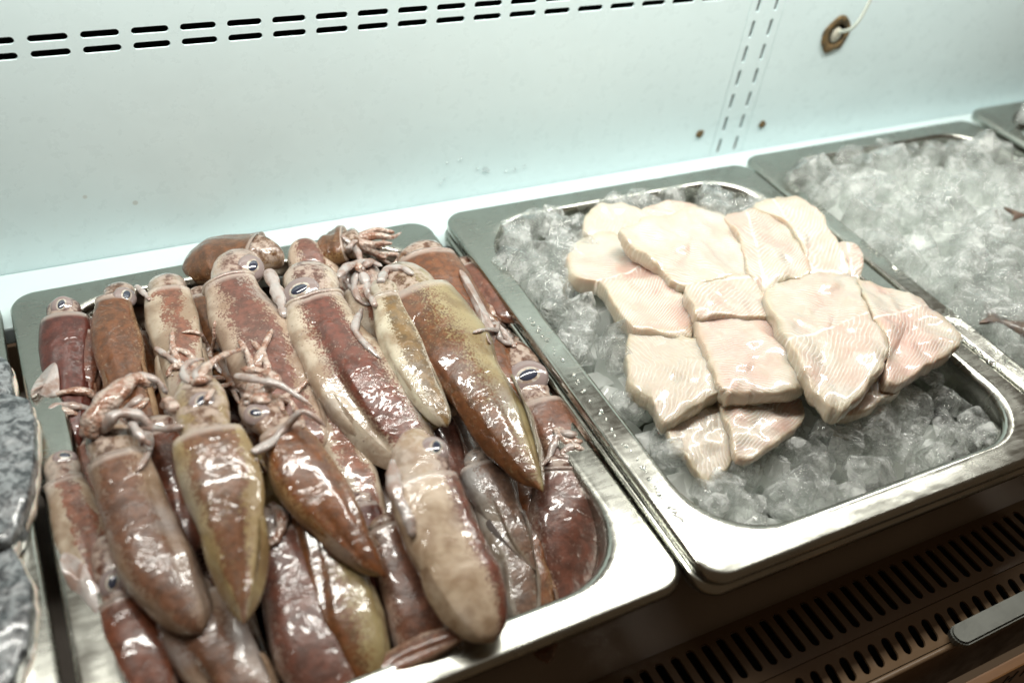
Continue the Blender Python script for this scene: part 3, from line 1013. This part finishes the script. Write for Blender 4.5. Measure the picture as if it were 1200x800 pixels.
L_('chestnut squid with a pale arm curled across its collar', (330, 506), (452, 676), (.030, .012), 72, 'brownorange', (288, 466), .028, [(300, 484, 11, .043, 0.2)],
   arm_px=draped(294, 470, -60, 8, 70, 6.5, 8, 80) + [([(296, 530, .040), (318, 518, .044), (336, 500, .046), (356, 482, .046), (382, 500, .040)], 7, True), ([(276, 440, .036), (306, 446, .040), (330, 452, .040), (366, 476, .034)], 6, True),
           ([(300, 465, .036), (322, 448, .036), (310, 436, .036), (282, 432, .034)], 8, False)])
L_('bulging grey brown squid with a wet glare on its back', (138, 540), (236, 742), (.020, .008), 86, 'greybrown', (120, 492), .018, kind='blunt', bend=.03,
   arm_px=draped(122, 500, -80, 8, 85, 7.5, 3, 85) + [([(104, 512, .024), (112, 486, .030), (134, 462, .032), (158, 444, .030), (178, 452, .024)], 16, False), ([(120, 506, .030), (136, 486, .034), (160, 486, .032), (184, 504, .026)], 9, True),
           ([(142, 448, .026), (160, 440, .030), (184, 446, .028), (196, 462, .022)], 6, True), ([(150, 490, .030), (166, 512, .030), (178, 522, .026)], 6, True)])
L_('pale slim squid with a flared fin along the pan edge', (74, 566), (122, 740), (.000, -.006), 64, 'pale', (70, 530), .000, [(76, 534, 9, .010, 1.4)], kind='blunt',
   fin_px=[([(76, 650), (72, 668), (92, 706), (116, 730), (112, 690), (96, 660)], .002, MAT['flesh'])])
L_('red headed squid with a half-closed eye under the bulging one', (140, 705), (190, 880), (-.002, -.012), 70, 'redbrown', (120, 628), .004, [(132, 682, 12, .017, 1.3)], kind='blunt')
L_('dull grey squid tucked below the bulging grey brown one', (222, 712), (310, 880), (.000, -.010), 96, 'greybrown', kind='blunt')
L_('grey squid with a dark red blotch beside the olive tail', (318, 630), (396, 860), (.004, -.008), 92, 'maroon', kind='blunt', roll=.5)
L_('brown and olive squid lying below the chestnut one', (372, 596), (438, 812), (.010, -.006), 80, 'brownolive', kind='blunt', arms=0)
L_('pink brown squid with a round cream end below chestnut tail', (458, 620), (502, 800), (.002, -.012), 72, 'pinkbrown', (452, 602), .004, kind='blunt')
L_('thin pinkish squid tail hanging over the front rim', (436, 796), (550, 738), (-.006, .006), 34, 'pinkbrown', kind='blunt', fins=0)
L_('short red squid hidden beneath the olive speckled one', (188, 512), (222, 650), (.004, -.004), 66, 'redbrown', kind='blunt')
L_('pale pink squid between the olive and chestnut squid', (304, 548), (332, 690), (.004, -.004), 64, 'yellow', kind='blunt',
   arm_px=[([(318, 590, .016), (330, 606, .018), (326, 628, .016), (312, 640, .012)], 8, False), ([(300, 538, .018), (312, 552, .020), (332, 552, .016)], 4, True)])
L_('pale squid beneath the red striped one and the chestnut one', (376, 462), (452, 618), (.002, -.006), 66, 'pale')
L_('small olive squid end poking out above the red-edged squid', (512, 478), (448, 512), (.004, .010), 46, 'brownolive', kind='blunt', fins=0)
L_('slim pale squid lying against the pan wall under the dark red one', (58, 452), (76, 600), (-.006, -.012), 46, 'pinkbrown', kind='blunt')
L_('slim reddish squid along the pan wall near the red headed one', (120, 730), (158, 900), (-.012, -.018), 50, 'redbrown', kind='blunt')
L_('slender grey squid at the pan edge below the pale slim one', (92, 640), (122, 800), (-.012, -.016), 52, 'grey', kind='blunt')
L_('dark red squid strip between the chestnut and red-edged squid', (424, 596), (462, 730), (-.004, -.010), 52, 'darkred', kind='blunt')
L_('brown squid showing between the grey ones by the front wall', (608, 640), (642, 760), (-.020, -.030), 60, 'brown', kind='blunt')
L_('speckled tan squid between the pink freckled and grey squid', (238, 352), (300, 470), (-.002, -.006), 50, 'brownspeck', kind='blunt')
L_('small maroon squid between the striped and brown squid', (470, 440), (540, 560), (.000, -.008), 54, 'maroon', kind='blunt')
WORD = {'darkred': 'dark red', 'maroon': 'maroon', 'redbrown': 'reddish brown', 'grey': 'dull grey', 'brown': 'plain brown', 'pinkbrown': 'pinkish brown', 'greybrown': 'greyish brown', 'orangebrown': 'tan orange'}
rf = random.Random(12)
TONES = list(WORD)
for row, (v0, v1, u00, u01, u10, u11, n_, zz) in enumerate([(400, 560, 80, 540, 100, 640, 10, -.014), (520, 720, 70, 640, 110, 690, 11, -.016), (640, 830, 90, 640, 160, 640, 9, -.024), (430, 610, 60, 590, 90, 670, 10, -.034)]):
    for i in range(n_):
        f = (i + .5) / n_
        m_ = rf.choice(TONES)
        L_(WORD[m_] + ' squid mostly hidden in the lower layer of the heap', (u00 + (u01 - u00) * f + rf.uniform(-8, 8), v0 - 60 * f + rf.uniform(-12, 12)),
           (u10 + (u11 - u10) * f + rf.uniform(-8, 8) + 25, v1 - 60 * f + rf.uniform(-12, 12)), (zz, zz - .006), rf.uniform(54, 70), m_, kind='blunt', fins=0)
finish_squid()

# ------------------------------------------------------------------ fish fillets
def fp(cx, cy): return (630 + cx / 2.2216, 220 + cy / 2.2216)


FIL = [  # label, outline in enlarged-photo pixels, z of the outline, thickness, muscle axis, material
    ('rounded white fillet slice with faint pink at the rear of pile', [(115, 115), (130, 75), (160, 58), (225, 55), (275, 75), (305, 100), (270, 130), (215, 145), (165, 140), (125, 140)], .010, .016, ((150, 90), (260, 95)), 'fillet_white'),
    ('small pinkish fillet tip at the rear against the steel wall', [(265, 80), (300, 52), (380, 52), (445, 70), (410, 110), (310, 118)], .006, .015, ((280, 70), (420, 80)), 'fillet_pink'),
    ('long pink fillet with a white seam at the edge of pile', [(70, 198), (105, 150), (180, 130), (222, 145), (290, 205), (345, 260), (395, 330), (408, 375), (380, 405), (315, 396), (245, 380), (185, 305), (155, 262), (90, 247)], .016, .019, ((160, 250), (290, 203)), 'fillet_pink'),
    ('large cream fillet in the middle with close white muscle lines', [(215, 138), (250, 102), (330, 82), (405, 66), (470, 75), (512, 115), (540, 190), (546, 243), (460, 252), (378, 275), (330, 232), (285, 195)], .026, .018, ((378, 272), (546, 243)), 'fillet_cream'),
    ('cream fillet block just below the large cream fillet', [(383, 274), (460, 253), (545, 244), (590, 305), (604, 345), (540, 352), (480, 346), (420, 350), (400, 322)], .024, .018, ((378, 268), (546, 243)), 'fillet_cream'),
    ('pink tinged fillet beside the small end piece at rear', [(480, 82), (560, 72), (640, 105), (690, 190), (704, 238), (640, 252), (588, 286), (548, 236), (522, 140)], .022, .019, ((540, 60), (600, 300)), 'fillet_pink'),
    ('cream fillet leaning on the pan side with a folded top', [(560, 68), (605, 45), (680, 40), (730, 80), (770, 150), (812, 240), (760, 248), (706, 240), (690, 190), (645, 108)], .020, .020, ((610, 40), (760, 260)), 'fillet_cream'),
    ('small rounded pink fillet end by the pan side', [(778, 152), (822, 160), (842, 190), (832, 246), (800, 246), (780, 200)], .012, .018, ((800, 150), (815, 240)), 'fillet_pink'),
    ('broad fillet with bold curved white lines on top of pile', [(585, 292), (640, 252), (740, 240), (812, 240), (832, 262), (850, 330), (905, 420), (888, 480), (830, 560), (775, 598), (735, 570), (690, 500), (650, 420), (610, 345)], .032, .020, ((640, 405), (860, 332)), 'fillet_cream'),
    ('striped fillet corner jutting over the pan rim', [(828, 256), (880, 266), (960, 288), (1030, 340), (1090, 398), (1080, 430), (1010, 475), (930, 522), (895, 505), (905, 425), (862, 340)], .026, .018, ((850, 365), (1000, 312)), 'fillet_pink'),
    ('pink fillet with a deep crease above the loose flap', [(410, 352), (480, 345), (602, 346), (650, 430), (690, 508), (664, 540), (580, 548), (520, 545), (478, 540), (440, 460)], .022, .019, ((450, 590), (680, 560)), 'fillet_pink'),
    ('loose translucent fillet flap with a pink spot', [(468, 548), (540, 540), (662, 540), (692, 600), (620, 668), (522, 712), (500, 640)], .008, .012, ((470, 560), (680, 530)), 'fillet_pink'),
    ('lumpy white fillet with a ragged edge beside the ice', [(240, 392), (300, 384), (370, 400), (430, 420), (472, 500), (466, 545), (390, 590), (332, 620), (290, 562), (230, 505)], .013, .020, ((220, 470), (480, 470)), 'fillet_white'),
    ('thin white fillet piece sliding down onto the ice', [(335, 622), (400, 577), (462, 545), (490, 600), (516, 690), (440, 770), (370, 695)], .003, .011, ((330, 640), (500, 590)), 'fillet_white'),
    ('pale fillet edge underneath the broad striped one', [(690, 510), (760, 590), (840, 592), (900, 560), (940, 520), (880, 430), (760, 430)], .014, .014, ((700, 560), (930, 500)), 'fillet_cream'),
]
for i, (lab, poly, z, th, axp, mt) in enumerate(FIL):
    rf = random.Random(i + 40)
    gx, gy = rf.uniform(-.12, .12), rf.uniform(-.05, .16)
    p0 = [px(*fp(*q), z) for q in poly]
    c0 = sum(p0, Vector((0, 0, 0))) / len(p0)
    pts = []
    qc = (sum(q[0] for q in poly) / len(poly), sum(q[1] for q in poly) / len(poly))
    for q, p in zip(poly, p0):
        e = p - c0
        q = (qc[0] + (q[0] - qc[0]) * 1.012, qc[1] + (q[1] - qc[1]) * 1.012)
        pts.append(px(*fp(*q), z + gx * e.x + gy * e.y - 2.2 * e.length ** 2))
    org = c0.copy(); org.z = z - th / 2
    o = slab('fish_fillet', pts, th * .68, MAT[mt], None, org, dome=0.20, rings=12, uvaxis=(px(*fp(*axp[0]), z), px(*fp(*axp[1]), z)), rough=0.0030, seed=i * 3.7, nb=84)
    o.location = org
    tag(o, lab, 'fillet', 'white fish fillets laid on ice')

# ------------------------------------------------------------------ ice
def ice_mesh(i):
    r = random.Random(100 + i)
    bm = bmesh.new()
    pts = []
    sx, sy, sz = r.uniform(.8, 1.15), r.uniform(.75, 1.1), r.uniform(.6, .95)
    if i % 3:
        for X in (-1, 1):
            for Y in (-1, 1):
                for Z in (-1, 1):
                    pts.append((X * sx * r.uniform(.55, 1), Y * sy * r.uniform(.55, 1), Z * sz * r.uniform(.5, 1)))
        for _ in range(3):
            a = Vector((r.gauss(0, 1), r.gauss(0, 1), r.gauss(0, 1))).normalized(); pts.append((a.x * sx, a.y * sy, a.z * sz))
    else:
        for _ in range(13):
            a = Vector((r.gauss(0, 1), r.gauss(0, 1), r.gauss(0, 1))).normalized(); pts.append((a.x * sx * 1.1, a.y * sy * 1.1, a.z * sz * 1.1))
    for p in pts: bm.verts.new(p)
    bmesh.ops.convex_hull(bm, input=list(bm.verts))
    bmesh.ops.dissolve_limit(bm, angle_limit=math.radians(14), verts=list(bm.verts), edges=list(bm.edges))
    bmesh.ops.bevel(bm, geom=list(bm.edges), offset=0.06, segments=1, affect='EDGES')
    bmesh.ops.triangulate(bm, faces=[f for f in bm.faces if len(f.verts) > 4])
    bmesh.ops.recalc_face_normals(bm, faces=list(bm.faces))
    me = bpy.data.meshes.new('ice_chunk')
    bm.to_mesh(me); bm.free()
    me.polygons.foreach_set('use_smooth', [True] * len(me.polygons))
    try:
        me.set_sharp_from_angle(angle=math.radians(24))
    except Exception:
        pass
    me.materials.append(MAT['ice'])
    return me


ICE = [ice_mesh(i) for i in range(18)]


def inside_pan(key, x, y, margin=0.03):
    o = PANS[key]
    q = o.matrix_basis.inverted() @ Vector((x, y, 0))
    m = margin
    if not (m < q.x < PW - m and -PD + m < q.y < -m): return False
    r = 0.032
    cx = min(max(q.x, m + r), PW - m - r); cy = min(max(q.y, -PD + m + r), -m - r)
    return math.hypot(q.x - cx, q.y - cy) <= r


def chunk(x, y, z, s, label, group, mesh=None, r=random):
    o = link(bpy.data.objects.new('ice_chunk', mesh or r.choice(ICE)))
    o.location = (x, y, z)
    o.rotation_euler = (r.uniform(0, 6.3), r.uniform(0, 6.3), r.uniform(0, 6.3))
    o.scale = (s, s, s)
    tag(o, label, 'ice chunk', group)
    return o


def bed(key, zfun, layers, label, step=0.019, seed=1, xmax=9):
    r = random.Random(seed)
    bm = bmesh.new()
    P = PANS[key]
    for L in range(layers):
        y = P.location.y - PD
        while y < P.location.y:
            x = P.location.x
            while x < min(P.location.x + PW, xmax):
                X, Y = x + r.uniform(-.5, .5) * step, y + r.uniform(-.5, .5) * step
                if inside_pan(key, X, Y, 0.034):
                    z = zfun(X, Y) - 0.018 - 0.014 * L + r.uniform(-.003, .003)
                    me = r.choice(ICE)
                    t = bmesh.new(); t.from_mesh(me)
                    s = r.uniform(.010, .0135)
                    t.transform(Matrix.Translation((X, Y, max(z, P.location.z - .050))) @ Matrix.Rotation(r.uniform(0, 6.3), 4, (r.random() + .1, r.random(), r.random())) @ Matrix.Scale(s, 4))
                    tm = bpy.data.meshes.new('t'); t.to_mesh(tm); t.free()
                    bm.from_mesh(tm); bpy.data.meshes.remove(tm)
                x += step
            y += step
    o = bm_obj('ice_bed', bm, MAT['ice_bed'], None, False)
    tag(o, label, 'ice', kind='stuff')
    return o


def z_fil(x, y):
    q = PANS['fillet'].matrix_basis.inverted() @ Vector((x, y, 0))
    fx, fy = q.x / PW, -q.y / PD     # 0..1 left-right, 0..1 back-front
    z = .004 - .014 * max(0, fy - .55) / .45
    return z


def z_ice(x, y):
    return .006 + .006 * noise.noise(Vector((x * 14, y * 14, 0)))


bed('fillet', z_fil, 2, 'packed ice filling the pan underneath the fish fillets', seed=3)
bed('ice', z_ice, 2, 'packed ice at the bottom of the brown fish pan', seed=4)

fil_polys = []
for (lab, poly, z, th, axp, mt) in FIL:
    fil_polys.append(([px(*fp(*q), z) for q in poly], z - th * .34 - .001))


def in_poly(pts, x, y):
    c = False
    n = len(pts)
    for i in range(n):
        a, b = pts[i], pts[(i + 1) % n]
        if (a.y > y) != (b.y > y) and x < (b.x - a.x) * (y - a.y) / (b.y - a.y) + a.x: c = not c
    return c


def in_frame(x, y, z, m=45):
    c = ROT.T @ np.array([x, y, z - CAMZ])
    u, v_ = 600 + FPX * c[0] / -c[2], 400 - FPX * c[1] / -c[2]
    return -m < u < 1200 + m and -m < v_ < 800 + m


def scatter(key, zfun, step, seed, label, group, smin=.0085, smax=.0135, avoid=None, ymin=-9, xmax=9, margin=.0235, jit=.45):
    r = random.Random(seed)
    P = PANS[key]
    cnt = 0
    row = 0
    y = P.location.y - PD
    while y < P.location.y:
        x = P.location.x + (row % 2) * step / 2
        while x < min(P.location.x + PW, xmax):
            X, Y = x + r.uniform(-jit, jit) * step, y + r.uniform(-jit, jit) * step
            s = r.uniform(smin, smax)
            if Y > ymin and in_frame(X, Y, .01) and inside_pan(key, X, Y, margin):
                z = zfun(X, Y) + r.uniform(-.003, .004)
                ok = True
                if avoid:
                    for pts, zb in avoid:
                        ctr = sum(pts, Vector((0, 0, 0))) / len(pts)
                        if in_poly(pts, X, Y):
                            inner = in_poly([ctr + (p - ctr) * .72 for p in pts], X, Y)
                            if inner: ok = False
                            z = min(z, zb - s * .95)
                if ok:
                    chunk(X, Y, z, s, label, group, r=r); cnt += 1
            x += step
        y += step * .87
        row += 1
    return cnt


n1 = scatter('fillet', z_fil, .0168, 21, 'clear ice chunk around the fish fillets in the steel pan', 'ice chunks around the fish fillets', avoid=fil_polys)
n2 = scatter('ice', z_ice, .0215, 22, 'clear ice chunk in the pan with small brown fish', 'ice chunks around the brown fish', .0115, .0175, xmax=.78)
n3 = scatter('far', lambda x, y: .027, .019, 23, 'ice chunk in the pan beyond the brown fish pan', 'ice chunks in the farther pan', .011, .015, ymin=.36, xmax=.93)


# a few chunks placed by eye where the photograph shows big ones
for u, vv, z, s in [(745, 236, .004, .013), (838, 236, .002, .015), (605, 280, .002, .012), (640, 262, .006, .012), (625, 300, .004, .013), (650, 330, .006, .014), (1030, 500, .002, .014), (990, 520, .000, .012), (1055, 470, .000, .013), (920, 605, -.008, .012), (1150, 520, -.008, .012)]:
    p = px(u, vv, z)
    chunk(p.x, p.y, z, s, 'clear ice chunk around the fish fillets in the steel pan', 'ice chunks around the fish fillets')

# ------------------------------------------------------------------ dark fish pieces in the neighbouring pan
for i, (lab, poly, z, th) in enumerate([
        ('dark mottled fish piece against the pan edge with pale belly', [(-60, 500), (-20, 478), (30, 476), (43, 492), (44, 545), (36, 600), (10, 648), (-40, 660), (-70, 600)], .008, .020),
        ('blackish fish piece in front of the pale bellied one', [(-70, 660), (-20, 648), (16, 650), (38, 690), (42, 740), (28, 790), (-20, 860), (-80, 820)], .002, .020),
        ('dark fish piece peeping out behind the pale bellied one', [(-60, 440), (-20, 430), (10, 430), (17, 450), (16, 478), (-20, 490), (-60, 490)], .002, .018)]):
    pts = [px(*q, z) for q in poly]
    org = sum(pts, Vector((0, 0, 0))) / len(pts); org.z = z - th / 2
    o = slab('fish_piece', pts, th, MAT['fishskin'], None, org, dome=.14, rings=10, rough=.0022, seed=i * 5.1, nb=60)
    o.location = org
    tag(o, lab, 'fish piece', 'dark fish pieces in the pan')
    fpts = [p + (p - org).normalized() * .0012 + Vector((0, 0, -.003)) for p in pts]
    slab('cut_flesh', fpts, th * .45, MAT['fishflesh'], o, org, dome=.4, rings=4, rough=.001, seed=i + 9, nb=50)


# ------------------------------------------------------------------ small brown fish on the ice
def small_fish(label, tail, head, z, R):
    a, b = px(*tail, z[0]), px(*head, z[1])
    root = b.lerp(a, .5); root.z = min(z) - R
    d = (b - a); L = d.length; d.normalize()
    sd = d.cross(Vector((0, 0, 1))).normalized(); up = sd.cross(d)
    T = [(0, .12), (.1, .2), (.25, .45), (.5, .9), (.7, 1.0), (.85, .85), (.95, .5), (1, .1)]
    vs, fs = [], []
    n, ns = 24, 16
    for i in range(n):
        s = i / (n - 1); r = R * float(np.interp(s, [q[0] for q in T], [q[1] for q in T]))
        for j in range(ns):
            t = 2 * PI * j / ns
            vs.append(a + d * L * s + sd * r * math.cos(t) + up * r * .55 * math.sin(t) - root)
    for i in range(n - 1):
        for j in range(ns):
            p, q = i * ns + j, i * ns + (j + 1) % ns
            fs.append((p, q, q + ns, p + ns))
    o = mesh_obj('small_fish', vs, fs, MAT['brownfish'])
    o.location = root
    tag(o, label, 'fish', 'small brown fish on the ice')
    pts = [a + d * L * .06, a + sd * R * .25, a - d * L * .14 + sd * R * .75, a - d * L * .08, a - d * L * .14 - sd * R * .75, a - sd * R * .25]
    slab('tail_fin', pts, .0025, MAT['brownfish'], o, root, dome=.2, rings=3, nb=30)
    for sg in (-1, 1):
        eye(o, root, a + d * L * .9 + sd * R * .3 * sg + up * R * .25, R * .2, up)
    return o


small_fish('small brown fish with its forked tail across the ice', (1196, 252), (1300, 262), (.022, .024), .012)
small_fish('reddish brown fish half buried under ice chunks', (1168, 374), (1300, 420), (.014, .016), .016)

# ------------------------------------------------------------------ water drops on rims and wall
def drops(label, pts, mat=MAT['water']):
    bm = bmesh.new()
    for p, r, nrm in pts:
        t = bmesh.new(); bmesh.ops.create_icosphere(t, subdivisions=2, radius=r)
        sc = Matrix.Diagonal((1, 1, .45, 1)) if nrm == 'z' else Matrix.Diagonal((1, .4, 1.2, 1))
        t.transform(Matrix.Translation(p) @ sc)
        tm = bpy.data.meshes.new('t'); t.to_mesh(tm); t.free(); bm.from_mesh(tm); bpy.data.meshes.remove(tm)
    o = bm_obj('water_drops', bm, mat, None, True)
    tag(o, label, 'water', kind='stuff')


rr = random.Random(5)
L1 = []
for _ in range(46):
    f = rr.random()
    p = px(620 + (800 - 620) * f + rr.uniform(-3, 3), 372 + (612 - 372) * f, .0089)
    L1.append((p, rr.uniform(.0005, .0016), 'z'))
for _ in range(30):
    f = rr.random()
    p = px(1085 + 90 * f + rr.uniform(-2, 2), 362 + 73 * f, .0089)
    L1.append((p, rr.uniform(.0006, .0022), 'z'))
drops('beads of water along the rims of the fillet pan', L1)
L2 = []
for _ in range(12):
    L2.append((Vector((.27 + rr.gauss(0, .020), WALL_Y - .0002, .004 + abs(rr.gauss(0, .007)))), rr.uniform(.0004, .0018), 'y'))
drops('splashed water drops low on the white wall', L2)
print('ICE', n1, n2, n3)
